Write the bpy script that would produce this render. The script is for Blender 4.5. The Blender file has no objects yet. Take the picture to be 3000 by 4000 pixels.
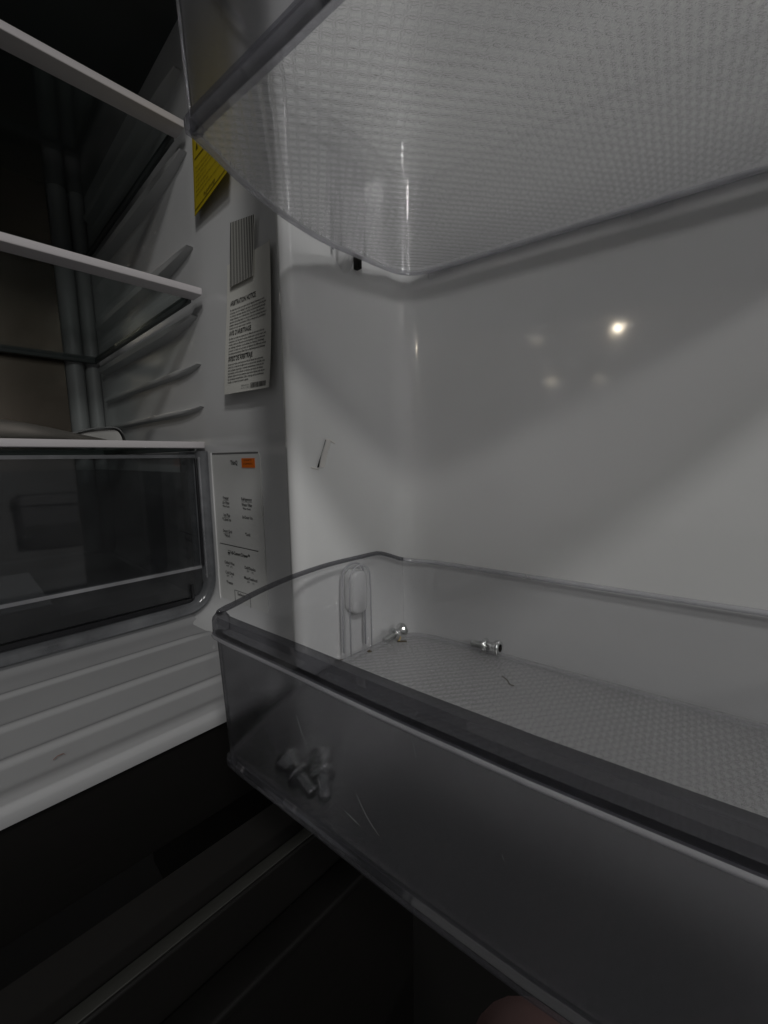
import bpy, bmesh, math, random
import numpy as np
from mathutils import Vector, Matrix

# ------------------------------------------------------------------ camera, world, lamps, exposure
S = 1.2                      # metres per design unit
CZ = 0.98                    # camera height above the kitchen floor (m)
F = 1627.5                   # focal length in photograph pixels (3000 x 4000)
YAW, PITCH, ROLL = math.radians(46.333), math.radians(7.443), math.radians(-0.7455)
scn = bpy.context.scene
col = scn.collection
fw = np.array([math.sin(YAW) * math.cos(PITCH), math.cos(YAW) * math.cos(PITCH), -math.sin(PITCH)])
rt0 = np.array([math.cos(YAW), -math.sin(YAW), 0.0])
up0 = np.cross(rt0, fw)
rt = math.cos(ROLL) * rt0 + math.sin(ROLL) * up0
up = -math.sin(ROLL) * rt0 + math.cos(ROLL) * up0
cam_d = bpy.data.cameras.new('camera')
cam = bpy.data.objects.new('camera', cam_d)
col.objects.link(cam)
m = Matrix.Identity(4)
for i in range(3):
    m[i][0] = rt[i]; m[i][1] = up[i]; m[i][2] = -fw[i]
m[2][3] = CZ
cam.matrix_world = m
cam_d.sensor_fit = 'HORIZONTAL'
cam_d.sensor_width = 36.0
cam_d.lens = 36.0 * F / 3000.0
cam_d.clip_start = 0.005
cam_d.clip_end = 100
scn.camera = cam

wd = bpy.data.worlds.new('World')
scn.world = wd
wd.use_nodes = True
wd.node_tree.nodes['Background'].inputs[0].default_value = (1.0, 0.995, 0.985, 1)
wd.node_tree.nodes['Background'].inputs[1].default_value = 0.165

def lamp(name, loc, size, power, colour, target):
    d = bpy.data.lights.new(name, 'AREA')
    d.shape = 'DISK'; d.size = size; d.energy = power; d.color = colour
    o = bpy.data.objects.new(name, d); col.objects.link(o)
    o.location = loc
    o.rotation_euler = (Vector(target) - Vector(loc)).to_track_quat('-Z', 'Y').to_euler()
    return o
TGT = (0.2, 0.3, 0.98)
lamp('ceiling_lamp', (-0.63, -1.42, 2.42), 0.22, 10.5, (1.0, 0.99, 0.975), TGT)
lamp('ceiling_lamp', (-1.17, -2.83, 2.42), 0.30, 15.0, (1.0, 0.99, 0.97), TGT)
for lx, ly, e in ((-6.1, 0.0, 2.6), (-6.1, 1.05, 0.12), (-6.2, 2.85, 0.7), (-9.8, 1.2, 0.55), (-10.2, 0.28, 0.22)):
    lamp('far_downlight', (lx, ly, CZ + 1.66), 0.06, e, (1.0, 0.86, 0.66), TGT)

vs = scn.view_settings
vs.view_transform = 'Standard'; vs.look = 'None'; vs.exposure = 0.0; vs.gamma = 1.0; vs.use_curve_mapping = False
cy = scn.cycles
cy.use_denoising = True
cy.max_bounces = 14; cy.transparent_max_bounces = 40; cy.transmission_bounces = 10; cy.glossy_bounces = 6; cy.diffuse_bounces = 5
cy.caustics_reflective = False; cy.caustics_refractive = True
cy.sample_clamp_indirect = 25.0

# ------------------------------------------------------------------ pixel <-> place helpers (design units, camera at 0,0,0)
def ray(x, y): return (x - 1500) / F * rt - (y - 2000) / F * up + fw
DA = math.radians(7.9)
D = np.array([math.sin(DA), -math.cos(DA), 0.0])      # along the open door, hinge -> free end
N = np.array([-math.cos(DA), -math.sin(DA), 0.0])     # out of the door's inner face
O = np.array([0.198, 0.174, 0.0])                     # inner corner of door panel and hinge-side dike
def dq(d, n, z): return O + d * D + n * N + np.array([0, 0, z])
FL = math.radians(5)
FN = np.array([-math.cos(FL), -math.sin(FL), 0.0])    # normal of the flared front part of the side wall
FT = np.array([-math.sin(FL), math.cos(FL), 0.0])     # along it, towards the rear
FO = np.array([0.18, 0.41, 0.0])
def fq(t, z, n=0.0): return FO + t * FT + n * FN + np.array([0, 0, z])
def on_flare(x, y):
    d = ray(x, y); p = d * (FO.dot(FN) / d.dot(FN))
    return float((p - FO).dot(FT)), float(p[2])

def Wp(q): return Vector((q[0] * S, q[1] * S, q[2] * S + CZ))

# ------------------------------------------------------------------ materials
MATS = {}
def newmat(name):
    mt = bpy.data.materials.new(name); mt.use_nodes = True
    nt = mt.node_tree
    for n in list(nt.nodes): nt.nodes.remove(n)
    out = nt.nodes.new('ShaderNodeOutputMaterial')
    MATS[name] = mt
    return mt, nt, out
def nd(nt, typ, **kw):
    n = nt.nodes.new(typ)
    for k, v in kw.items():
        if k.startswith('in_'): n.inputs[k[3:].replace('_', ' ')].default_value = v
        else: setattr(n, k, v)
    return n
def math_n(nt, op, a, b=None):
    n = nt.nodes.new('ShaderNodeMath'); n.operation = op
    for i, v in enumerate((a, b)):
        if v is None: continue
        if hasattr(v, 'links') or isinstance(v, bpy.types.NodeSocket): nt.links.new(v, n.inputs[i])
        else: n.inputs[i].default_value = v
    return n.outputs[0]

def opaque(name, colour, rough=0.4, metal=0.0, spec=0.5, bump=0.0, bscale=300.0, var=0.06, vscale=14.0, rvar=0.08, coat=0.0, stretch=None):
    mt, nt, out = newmat(name)
    p = nd(nt, 'ShaderNodeBsdfPrincipled')
    p.inputs['Metallic'].default_value = metal
    p.inputs['Specular IOR Level'].default_value = spec
    p.inputs['Coat Weight'].default_value = coat
    p.inputs['Coat Roughness'].default_value = 0.08
    tc = nd(nt, 'ShaderNodeTexCoord')
    vec = tc.outputs['Object']
    if stretch:
        mp = nd(nt, 'ShaderNodeMapping'); mp.inputs['Scale'].default_value = stretch
        nt.links.new(vec, mp.inputs[0]); vec = mp.outputs[0]
    nz = nd(nt, 'ShaderNodeTexNoise'); nz.inputs['Scale'].default_value = vscale; nz.inputs['Detail'].default_value = 6
    nt.links.new(vec, nz.inputs['Vector'])
    mr = nd(nt, 'ShaderNodeMapRange'); mr.inputs['To Min'].default_value = 1 - var; mr.inputs['To Max'].default_value = 1 + var
    nt.links.new(nz.outputs[0], mr.inputs[0])
    mx = nd(nt, 'ShaderNodeMix', data_type='RGBA', blend_type='MULTIPLY'); mx.inputs[0].default_value = 1
    mx.inputs[6].default_value = (*colour, 1)
    nt.links.new(mr.outputs[0], mx.inputs[7])
    nt.links.new(mx.outputs[2], p.inputs['Base Color'])
    r2 = nd(nt, 'ShaderNodeMapRange'); r2.inputs['To Min'].default_value = max(0.02, rough - rvar); r2.inputs['To Max'].default_value = rough + rvar
    nt.links.new(nz.outputs[0], r2.inputs[0]); nt.links.new(r2.outputs[0], p.inputs['Roughness'])
    if bump > 0:
        n2 = nd(nt, 'ShaderNodeTexNoise'); n2.inputs['Scale'].default_value = bscale; n2.inputs['Detail'].default_value = 3
        nt.links.new(vec, n2.inputs['Vector'])
        b = nd(nt, 'ShaderNodeBump'); b.inputs['Strength'].default_value = bump; b.inputs['Distance'].default_value = 0.001
        nt.links.new(n2.outputs[0], b.inputs['Height']); nt.links.new(b.outputs[0], p.inputs['Normal'])
    nt.links.new(p.outputs[0], out.inputs[0])
    return mt

def facing(nt, lo, hi, power=4.0):
    lw = nd(nt, 'ShaderNodeLayerWeight'); lw.inputs[0].default_value = 0.5
    pw = math_n(nt, 'POWER', lw.outputs['Facing'], power)
    mr = nd(nt, 'ShaderNodeMapRange'); mr.inputs['To Min'].default_value = lo; mr.inputs['To Max'].default_value = hi
    nt.links.new(pw, mr.inputs[0])
    return mr.outputs[0]

def clear(name, tint, rough=0.04, haze=0.05, lo=0.04, hi=0.75, hcol=(0.75, 0.76, 0.78), smudge=0.5, emboss=0.0, blur=0.0):
    """thin clear plastic: see-through, Fresnel gloss, a little milky haze and smudges"""
    mt, nt, out = newmat(name)
    tr = nd(nt, 'ShaderNodeBsdfTransparent'); tr.inputs[0].default_value = (*tint, 1)
    gl = nd(nt, 'ShaderNodeBsdfGlossy'); gl.inputs['Roughness'].default_value = rough
    df = nd(nt, 'ShaderNodeBsdfDiffuse'); df.inputs[0].default_value = (*hcol, 1)
    tl = nd(nt, 'ShaderNodeBsdfTranslucent'); tl.inputs[0].default_value = (*hcol, 1)
    ms = nd(nt, 'ShaderNodeMixShader'); ms.inputs[0].default_value = 0.5
    nt.links.new(df.outputs[0], ms.inputs[1]); nt.links.new(tl.outputs[0], ms.inputs[2])
    m1 = nd(nt, 'ShaderNodeMixShader')
    tc = nd(nt, 'ShaderNodeTexCoord')
    nz = nd(nt, 'ShaderNodeTexNoise'); nz.inputs['Scale'].default_value = 22; nz.inputs['Detail'].default_value = 8
    nt.links.new(tc.outputs['Object'], nz.inputs['Vector'])
    mr = nd(nt, 'ShaderNodeMapRange'); mr.inputs['From Min'].default_value = 0.3; mr.inputs['From Max'].default_value = 0.75
    mr.inputs['To Min'].default_value = haze * (1 - smudge); mr.inputs['To Max'].default_value = haze * (1 + smudge)
    nt.links.new(nz.outputs[0], mr.inputs[0]); nt.links.new(mr.outputs[0], m1.inputs[0])
    see = tr.outputs[0]
    rf = None
    if blur > 0:             # relief scatters what is seen through it
        rf = nd(nt, 'ShaderNodeBsdfRefraction'); rf.inputs['Color'].default_value = (*tint, 1)
        rf.inputs['Roughness'].default_value = 0.22; rf.inputs['IOR'].default_value = 1.10
        mb = nd(nt, 'ShaderNodeMixShader'); mb.inputs[0].default_value = blur
        nt.links.new(tr.outputs[0], mb.inputs[1]); nt.links.new(rf.outputs[0], mb.inputs[2]); see = mb.outputs[0]
    nt.links.new(see, m1.inputs[1]); nt.links.new(ms.outputs[0], m1.inputs[2])
    m2 = nd(nt, 'ShaderNodeMixShader')
    nt.links.new(facing(nt, lo, hi), m2.inputs[0])
    nt.links.new(m1.outputs[0], m2.inputs[1]); nt.links.new(gl.outputs[0], m2.inputs[2])
    if emboss > 0:
        # embossed lattice: overlapping rings (quatrefoils), broken into short strokes
        wn = nd(nt, 'ShaderNodeTexNoise'); wn.inputs['Scale'].default_value = 0.9; wn.inputs['Detail'].default_value = 2
        nt.links.new(tc.outputs['UV'], wn.inputs['Vector'])
        va = nd(nt, 'ShaderNodeVectorMath', operation='MULTIPLY_ADD'); va.inputs[1].default_value = (0.35, 0.35, 0)
        nt.links.new(wn.outputs['Color'], va.inputs[0]); nt.links.new(tc.outputs['UV'], va.inputs[2])
        sp = nd(nt, 'ShaderNodeSeparateXYZ'); nt.links.new(va.outputs[0], sp.inputs[0])
        def ring(off):
            d2 = None
            for k in (0, 1):
                a = math_n(nt, 'ADD', sp.outputs[k], off)
                a = math_n(nt, 'FRACT', a); a = math_n(nt, 'SUBTRACT', a, 0.5)
                a = math_n(nt, 'MULTIPLY', a, a)
                d2 = a if d2 is None else math_n(nt, 'ADD', d2, a)
            d = math_n(nt, 'SQRT', d2)
            d = math_n(nt, 'ABSOLUTE', math_n(nt, 'SUBTRACT', d, 0.44))
            r = nd(nt, 'ShaderNodeMapRange', interpolation_type='SMOOTHSTEP')
            r.inputs['From Min'].default_value = 0.01; r.inputs['From Max'].default_value = 0.075
            r.inputs['To Min'].default_value = 1.0; r.inputs['To Max'].default_value = 0.0
            nt.links.new(d, r.inputs[0])
            return r.outputs[0]
        h = math_n(nt, 'MAXIMUM', ring(0.0), ring(0.5))
        b = nd(nt, 'ShaderNodeBump'); b.inputs['Strength'].default_value = emboss; b.inputs['Distance'].default_value = 0.0016
        nt.links.new(h, b.inputs['Height'])
        for n in (gl, df, tl) + ((rf,) if rf else ()): nt.links.new(b.outputs[0], n.inputs['Normal'])
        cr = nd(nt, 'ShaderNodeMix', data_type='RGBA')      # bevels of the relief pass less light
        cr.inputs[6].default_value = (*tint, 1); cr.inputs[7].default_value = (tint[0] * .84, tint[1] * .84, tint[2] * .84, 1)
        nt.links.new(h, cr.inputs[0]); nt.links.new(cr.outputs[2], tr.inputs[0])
    nt.links.new(m2.outputs[0], out.inputs[0])
    return mt

def frosted(name, tint, rough, haze, lo=0.03, hi=0.3):
    mt, nt, out = newmat(name)
    rf = nd(nt, 'ShaderNodeBsdfRefraction'); rf.inputs['Color'].default_value = (*tint, 1)
    rf.inputs['Roughness'].default_value = rough; rf.inputs['IOR'].default_value = 1.12
    tr = nd(nt, 'ShaderNodeBsdfTransparent'); tr.inputs[0].default_value = (*tint, 1)
    m0 = nd(nt, 'ShaderNodeMixShader'); m0.inputs[0].default_value = 0.22
    nt.links.new(rf.outputs[0], m0.inputs[1]); nt.links.new(tr.outputs[0], m0.inputs[2])
    df = nd(nt, 'ShaderNodeBsdfDiffuse'); df.inputs[0].default_value = (0.7, 0.7, 0.72, 1)
    m1 = nd(nt, 'ShaderNodeMixShader'); m1.inputs[0].default_value = haze
    nt.links.new(m0.outputs[0], m1.inputs[1]); nt.links.new(df.outputs[0], m1.inputs[2])
    gl = nd(nt, 'ShaderNodeBsdfGlossy'); gl.inputs['Roughness'].default_value = 0.28
    m2 = nd(nt, 'ShaderNodeMixShader')
    nt.links.new(facing(nt, lo, hi, 5.0), m2.inputs[0])
    nt.links.new(m1.outputs[0], m2.inputs[1]); nt.links.new(gl.outputs[0], m2.inputs[2])
    nt.links.new(m2.outputs[0], out.inputs[0])
    return mt

white = opaque('white_liner', (0.715, 0.718, 0.712), 0.075, bump=0.13, bscale=24, var=0.025, rvar=0.02)
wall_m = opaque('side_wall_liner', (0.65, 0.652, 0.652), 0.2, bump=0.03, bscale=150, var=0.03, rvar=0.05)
sill_shade_m = opaque('liner_floor', (0.42, 0.42, 0.425), 0.15, bump=0.03, bscale=60, var=0.05, rvar=0.05)  # same white plastic as the walls, dimmer light put into the colour
trim_m = opaque('trim_white', (0.62, 0.59, 0.60), 0.55, bump=0.05, bscale=900, var=0.03)
panel_m = opaque('control_panel', (0.68, 0.68, 0.66), 0.45, var=0.03, bump=0.02)
ink = opaque('black_ink', (0.02, 0.02, 0.02), 0.6, var=0.1)
dark_ink = opaque('faint_ink', (0.16, 0.16, 0.16), 0.6, var=0.1)
orange = opaque('orange_label', (0.80, 0.17, 0.01), 0.5, var=0.05)
yellow = opaque('yellow_paper', (0.44, 0.33, 0.0), 0.7, var=0.06, bump=0.1, bscale=600)
olive_ink = opaque('label_ink', (0.06, 0.045, 0.0), 0.7)
paper_m = opaque('paper', (0.68, 0.67, 0.62), 0.85, var=0.04, bump=0.1, bscale=700)
steel = opaque('brushed_steel', (0.30, 0.255, 0.21), 0.22, metal=1.0, bump=0.06, bscale=60, var=0.08, vscale=40, rvar=0.07, stretch=(1, 1, 60))  # warm reflection of the room is put into the brown base colour
handle_m = opaque('handle_steel', (0.60, 0.55, 0.50), 0.42, metal=0.85, bump=0.1, bscale=60, var=0.06, stretch=(1, 30, 30))
zinc = opaque('zinc_plating', (0.72, 0.73, 0.72), 0.16, metal=1.0, var=0.12, vscale=300, rvar=0.06)
black_steel = opaque('black_steel', (0.007, 0.0065, 0.006), 0.5, metal=0.0, spec=0.18, bump=0.05, bscale=80, var=0.15, stretch=(1, 1, 40))
black_gloss = opaque('black_plastic', (0.012, 0.012, 0.014), 0.3, var=0.2)
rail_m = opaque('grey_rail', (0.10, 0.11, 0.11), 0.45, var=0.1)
duct_m = opaque('grey_duct', (0.37, 0.37, 0.372), 0.42, var=0.06)
hole_m = opaque('dark_hole', (0.006, 0.005, 0.004), 0.9)
crack_m = opaque('torn_plastic', (0.78, 0.76, 0.73), 0.4)
brown = opaque('brown_crumb', (0.05, 0.035, 0.015), 0.8)
straw = opaque('straw_crumb', (0.45, 0.33, 0.12), 0.8)
skin = opaque('skin', (0.10, 0.045, 0.04), 0.55, var=0.1, bump=0.1, bscale=200)
cloth = opaque('dark_cloth', (0.02, 0.022, 0.03), 0.9, bump=0.3, bscale=900)
floor_m = opaque('floor_boards', (0.005, 0.0045, 0.004), 0.7, spec=0.15, var=0.3, vscale=6)
shelf_glass = clear('shelf_glass', (0.80, 0.83, 0.82), 0.03, 0.012, 0.05, 0.6)
bin_clear = clear('bin_clear', (0.98, 0.98, 0.985), 0.025, 0.018, 0.05, 0.8)
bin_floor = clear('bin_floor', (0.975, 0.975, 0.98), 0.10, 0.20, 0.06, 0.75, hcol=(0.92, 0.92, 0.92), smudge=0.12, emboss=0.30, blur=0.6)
rim_m = clear('bin_rim', (0.50, 0.50, 0.52), 0.03, 0.03, 0.06, 0.5, hcol=(0.3, 0.3, 0.33), smudge=0.5)
edge_m = clear('bin_edge', (0.90, 0.90, 0.92), 0.03, 0.42, 0.14, 0.9, hcol=(0.92, 0.92, 0.95))  # whitish haze paints in the bright lines that plastic edges refract
rail_clear = clear('bin_rail', (0.80, 0.80, 0.83), 0.03, 0.08, 0.12, 0.85, hcol=(0.5, 0.5, 0.55))
bin_front = frosted('bin_front', (0.66, 0.66, 0.675), 0.24, 0.004)
drawer_m = clear('drawer_clear', (0.72, 0.73, 0.74), 0.04, 0.02, 0.05, 0.5)
drawer_body = clear('drawer_body', (0.66, 0.67, 0.68), 0.1, 0.12, 0.04, 0.4, hcol=(0.3, 0.3, 0.31))
drawer_frame = clear('drawer_frame', (0.55, 0.56, 0.58), 0.12, 0.55, 0.05, 0.4, hcol=(0.46, 0.47, 0.49))

# ------------------------------------------------------------------ object helpers
def empty(name, q, label, cat, group=None):
    o = bpy.data.objects.new(name, None); col.objects.link(o)
    o.empty_display_size = 0.02
    o.location = Wp(q)
    tag(o, label, cat, group)
    return o
def tag(o, label=None, cat=None, group=None, kind=None):
    if label: o['label'] = label
    if cat: o['category'] = cat
    if group: o['group'] = group
    if kind: o['kind'] = kind
    return o
def rootloc(o):
    v = Vector((0, 0, 0))
    while o is not None:
        v += o.location; o = o.parent
    return v
def mesh(name, verts, faces, mat, parent=None, smooth=False, uvs=None, angle=None):
    """verts in design units, absolute place"""
    if not faces and not len(verts): return None
    w = [Wp(v) for v in verts]
    if parent is None:
        lo = [min(p[i] for p in w) for i in range(3)]; hi = [max(p[i] for p in w) for i in range(3)]
        base = Vector(((lo[0] + hi[0]) / 2, (lo[1] + hi[1]) / 2, lo[2])); off = base
    else:
        off = rootloc(parent); base = Vector((0, 0, 0))
    me = bpy.data.meshes.new(name)
    me.from_pydata([tuple(p - off) for p in w], [], faces)
    if uvs is not None:
        ul = me.uv_layers.new(name='uv')
        for lp in me.loops: ul.data[lp.index].uv = uvs[lp.vertex_index]
    me.update()
    bm = bmesh.new(); bm.from_mesh(me); bmesh.ops.recalc_face_normals(bm, faces=bm.faces); bm.to_mesh(me); bm.free()
    me.materials.append(mat)
    if smooth:
        me.polygons.foreach_set('use_smooth', [True] * len(me.polygons))
        if angle is not None:
            me.set_sharp_from_angle(angle=math.radians(angle))
    o = bpy.data.objects.new(name, me); col.objects.link(o)
    o.location = base; o.parent = parent
    return o
X_, Y_, Z_ = np.array([1., 0, 0]), np.array([0, 1., 0]), np.array([0, 0, 1.])
def boxv(o, ax, ay, az, x, y, z):
    """corner list of a box in axes ax, ay, az; x, y, z ranges"""
    v = [np.array(o) + a * ax + b * ay + c * az for a in x for b in y for c in z]
    f = [(0, 1, 3, 2), (4, 6, 7, 5), (0, 4, 5, 1), (2, 3, 7, 6), (0, 2, 6, 4), (1, 5, 7, 3)]
    return v, f
def box(name, mat, x, y, z, parent=None, bevel=0.0, axes=None, seg=3):
    if axes is None: axes = (np.zeros(3), X_, Y_, Z_)
    v, f = boxv(*axes, x, y, z)
    if bevel > 0:
        bm = bmesh.new()
        vs_ = [bm.verts.new(p) for p in v]
        for q in f: bm.faces.new([vs_[i] for i in q])
        bmesh.ops.recalc_face_normals(bm, faces=bm.faces)
        bmesh.ops.bevel(bm, geom=list(bm.edges), offset=bevel, segments=seg, profile=0.5, affect='EDGES')
        bm.verts.index_update()
        v = [np.array(p.co) for p in bm.verts]; f = [[q.index for q in g.verts] for g in bm.faces]
        bm.free()
        return mesh(name, v, f, mat, parent, True, angle=50)
    return mesh(name, v, f, mat, parent)
DOOR = (O, D, N, Z_)
def grid(rows, closed=False):
    """faces for a list of equal-length point rows"""
    n = len(rows[0]); v = [p for r in rows for p in r]; f = []
    for i in range(len(rows) - 1):
        for j in range(n if closed else n - 1):
            k = (j + 1) % n
            f.append((i * n + j, i * n + k, (i + 1) * n + k, (i + 1) * n + j))
    return v, f
def catmull(pts, step=8):
    pts = [np.array(p, float) for p in pts]
    P = [2 * pts[0] - pts[1]] + pts + [2 * pts[-1] - pts[-2]]
    out = []
    for i in range(1, len(P) - 2):
        for k in range(step):
            t = k / step
            a, b, c, d = P[i - 1], P[i], P[i + 1], P[i + 2]
            out.append(0.5 * (2 * b + (c - a) * t + (2 * a - 5 * b + 4 * c - d) * t * t + (3 * b - a - 3 * c + d) * t ** 3))
    out.append(pts[-1])
    return out
def tube(path, radii, seg=12):
    path = [np.array(p, float) for p in path]; rows = []
    if not hasattr(radii, '__len__'): radii = [radii] * len(path)
    ref = np.array([0.137, 0.221, 0.965])
    for i, p in enumerate(path):
        t = path[min(i + 1, len(path) - 1)] - path[max(i - 1, 0)]; t /= np.linalg.norm(t)
        a = np.cross(t, ref); a /= np.linalg.norm(a); b = np.cross(t, a)
        rows.append([p + radii[i] * (math.cos(2 * math.pi * k / seg) * a + math.sin(2 * math.pi * k / seg) * b) for k in range(seg)])
    v, f = grid(rows, True)
    f.append(tuple(range(seg))); n = len(rows)
    f.append(tuple(reversed(range((n - 1) * seg, n * seg))))
    return v, f
def joinvf(*vf):
    V, Fa = [], []
    for v, f in vf:
        o = len(V); V += list(v); Fa += [tuple(i + o for i in q) for q in f]
    return V, Fa
def poly_prism(pts2, fn, h0, h1):
    """2-D outline -> prism; fn(a, b, h) gives the place"""
    n = len(pts2)
    v = [fn(a, b, h0) for a, b in pts2] + [fn(a, b, h1) for a, b in pts2]
    f = [tuple(range(n)), tuple(range(n, 2 * n))] + [(i, (i + 1) % n, n + (i + 1) % n, n + i) for i in range(n)]
    return v, f
def rrect(a0, a1, b0, b1, r, seg=5):
    out = []
    for cx, cy_, s in ((a1 - r, b1 - r, 0), (a0 + r, b1 - r, 90), (a0 + r, b0 + r, 180), (a1 - r, b0 + r, 270)):
        for k in range(seg + 1):
            t = math.radians(s + 90 * k / seg)
            out.append((cx + r * math.cos(t), cy_ + r * math.sin(t)))
    return out
FONT = None
def text_vf(body, height, res=2, bold=0.0, spacing=1.0):
    """flat lettering -> (verts as 2-D points, faces), centred; height = capital height"""
    cu = bpy.data.curves.new('lettering', 'FONT')
    cu.body = body; cu.size = 1.0; cu.resolution_u = res; cu.align_x = 'LEFT'; cu.offset = bold; cu.space_character = spacing
    o = bpy.data.objects.new('lettering', cu); col.objects.link(o)
    dg = bpy.context.evaluated_depsgraph_get()
    me = bpy.data.meshes.new_from_object(o.evaluated_get(dg))
    v = [(p.co.x, p.co.y) for p in me.vertices]; f = [tuple(p.vertices) for p in me.polygons]
    bpy.data.objects.remove(o); bpy.data.curves.remove(cu); bpy.data.meshes.remove(me)
    k = height / 0.70
    return [(a * k, b * k) for a, b in v], f

# ------------------------------------------------------------------ the setting
fz = -CZ / S
tag(mesh('floor', *boxv((0, 0, 0), X_, Y_, Z_, (-2.5, 3.0), (-2.5, 3.0), (fz - 0.02, fz)), floor_m), kind='structure')

# ------------------------------------------------------------------ refrigerator
YF = 0.252                   # front plane of the cabinet
XL, XR = -0.56, 0.18
ZT, ZB = 0.385, -0.158
fr = empty('refrigerator', (-0.18, 0.5, fz), 'open black refrigerator with white liner and its door swung wide', 'refrigerator')
# right side wall: plain behind the shelves, flared towards the opening
prof = [(0.1805, 0.80), (0.18, 0.60), (0.18, 0.425), (0.1803, 0.41), (0.1815, 0.396), (0.1852, 0.352), (0.1905, 0.292), (0.1925, 0.27), (0.197, 0.258), (0.206, YF)]
zs = list(np.linspace(ZB + 0.03, ZT, 12))
rows = []
for k in range(7):           # fillet into the liner floor
    a = math.radians(90 * k / 6)
    rows.append([(p[0] - 0.03 * (1 - math.sin(a)), p[1], ZB + 0.03 * (1 - math.cos(a))) for p in prof])
zs = zs[:1] + [-0.05, 0.0, 0.0125, 0.0150, 0.0180, 0.0205, 0.0225, 0.06, 0.12, 0.2, 0.3, ZT]
def wall_step(z): t = min(1, max(0, (z - 0.0125) / 0.009)); return 0.0024 * t * t * (3 - 2 * t)
rows += [[(p[0] + wall_step(z), p[1], z) for p in prof] for z in zs[1:]]
mesh('side_wall', *grid(rows), wall_m, fr, True, angle=60)
# liner floor with moulded ribs running left-right, ending in a lip
def floor_z(y):
    z = ZB
    for yc in (0.372, 0.3255, 0.286):
        t = abs(y - yc) / 0.0062
        if t < 1: z += 0.0018 * (0.5 + 0.5 * math.cos(math.pi * t))
    t = (y - 0.2545) / 0.010
    if abs(t) < 1: z += 0.0012 * (0.5 + 0.5 * math.cos(math.pi * t))
    if y > 0.40: z += 0.02 * min(1, (y - 0.40) / 0.05) ** 2
    return z
ys = [0.80, 0.6, 0.46, 0.44] + list(np.linspace(0.42, 0.2475, 110))
def rib_x(x): return min(1.0, max(0.0, (0.158 - x) / 0.022))
xs = [XL, -0.3, -0.1, 0.0, 0.06, 0.1, 0.13, 0.136, 0.142, 0.147, 0.152, 0.158]
rows = [[(x, y, ZB + (floor_z(y) - ZB) * (rib_x(x) if y < 0.40 and y > 0.268 else 1)) for x in xs] for y in ys]
rows.append([(x, 0.2462, ZB - 0.004) for x in xs])
rows.append([(x, 0.2475, ZB - 0.010) for x in xs])
mesh('liner_floor', *grid(rows), sill_shade_m, fr, True, angle=70)
sc_ = [(0.0240, 0.2668), (0.0262, 0.2690), (0.0288, 0.2688), (0.0292, 0.2668)]
mesh('scuff', *grid([[(x, y + k, ZB + 0.0016) for x, y in sc_] for k in (0.0, 0.0009)]), opaque('scuff', (0.30, 0.17, 0.14), 0.6), fr)
# rear wall: brushed steel panel and two rounded grey duct columns by the corner
box('rear_panel', steel, (XL, 0.138), (0.778, 0.79), (ZB, ZT), fr)
for xc, rr in ((0.1505, 0.0118), (0.1735, 0.0095)):
    pts = [(xc + rr * math.cos(math.radians(a)), 0.782 - 1.3 * rr * math.sin(math.radians(a))) for a in range(0, 181, 15)]
    mesh('duct_column', *grid([[(a, b, z) for a, b in pts] for z in (ZB, 0.06, 0.2, ZT)]), duct_m, fr, True)
box('corner_filler', duct_m, (0.1382, 0.1815), (0.7835, 0.79), (ZB, ZT), fr)
box('left_wall', wall_m, (XL - 0.02, XL), (YF, 0.80), (ZB - 0.02, ZT), fr)
box('ceiling_panel', rail_m, (XL, 0.21), (YF, 0.80), (ZT, ZT + 0.03), fr)  # shade above the top shelf put into its dark colour and low height
# shelf ledges moulded on the side wall
for zl in (0.345, 0.279, 0.198, 0.137, 0.092, 0.052):
    small = zl in (0.092, 0.052)
    h, dep = (0.004, 0.004) if small else (0.007, 0.008)
    rows = []
    for k in range(15):
        y = 0.745 - (0.745 - 0.417) * k / 14
        e = min(1.0, (y - 0.4165) / 0.07) if not small else min(1.0, (y - 0.4165) / 0.04)
        e = max(0.02, e) ** 0.55
        hh = h * e
        top = zl
        rows.append([(0.1832, y, top), (0.18 - dep * 0.85 * (0.45 + 0.55 * e), y, top), (0.18 - dep * (0.45 + 0.55 * e), y, top - 0.002 * e), (0.18 - dep * 0.8 * (0.4 + 0.6 * e), y, top - hh), (0.1832, y, top - hh * 1.5)])
    mesh('shelf_ledge', *grid(rows), wall_m, fr, True, angle=40)
# cabinet frame round the opening
box('front_frame', black_steel, (XL - 0.04, 0.246), (YF + 0.004, YF + 0.06), (-0.2345, ZB - 0.0105), fr, 0.001)
box('cabinet_side', black_steel, (0.2065, 0.246), (YF + 0.002, 0.84), (fz + 0.03, ZT + 0.05), fr, 0.001)
box('cabinet_top', black_steel, (XL - 0.04, 0.2065), (YF + 0.002, 0.84), (ZT + 0.032, ZT + 0.05), fr, 0.001)
# lower drawer front of the cabinet, with its top face, bevel and pocket handle
dr = box('drawer_front', black_steel, (XL - 0.04, 0.236), (0.196, 0.2055), (-0.50, -0.2365), fr, 0.0018)
box('drawer_core', hole_m, (XL - 0.04, 0.234), (0.2057, 0.2465), (-0.49, -0.246), dr)  # shade of the gap behind the front put into its near-black colour
box('top_strip', opaque('drawer_top_strip', (0.05, 0.05, 0.045), 0.4, metal=0.3), (XL - 0.03, 0.234), (0.1975, 0.2045), (-0.2365, -0.2356), dr, 0.0003)
box('handle', black_steel, (XL - 0.03, 0.226), (0.176, 0.1958), (-0.275, -0.268), dr, 0.002)
box('drawer_front', black_steel, (XL - 0.04, 0.236), (0.196, 0.2465), (fz + 0.05, -0.504), fr, 0.0018)

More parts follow.
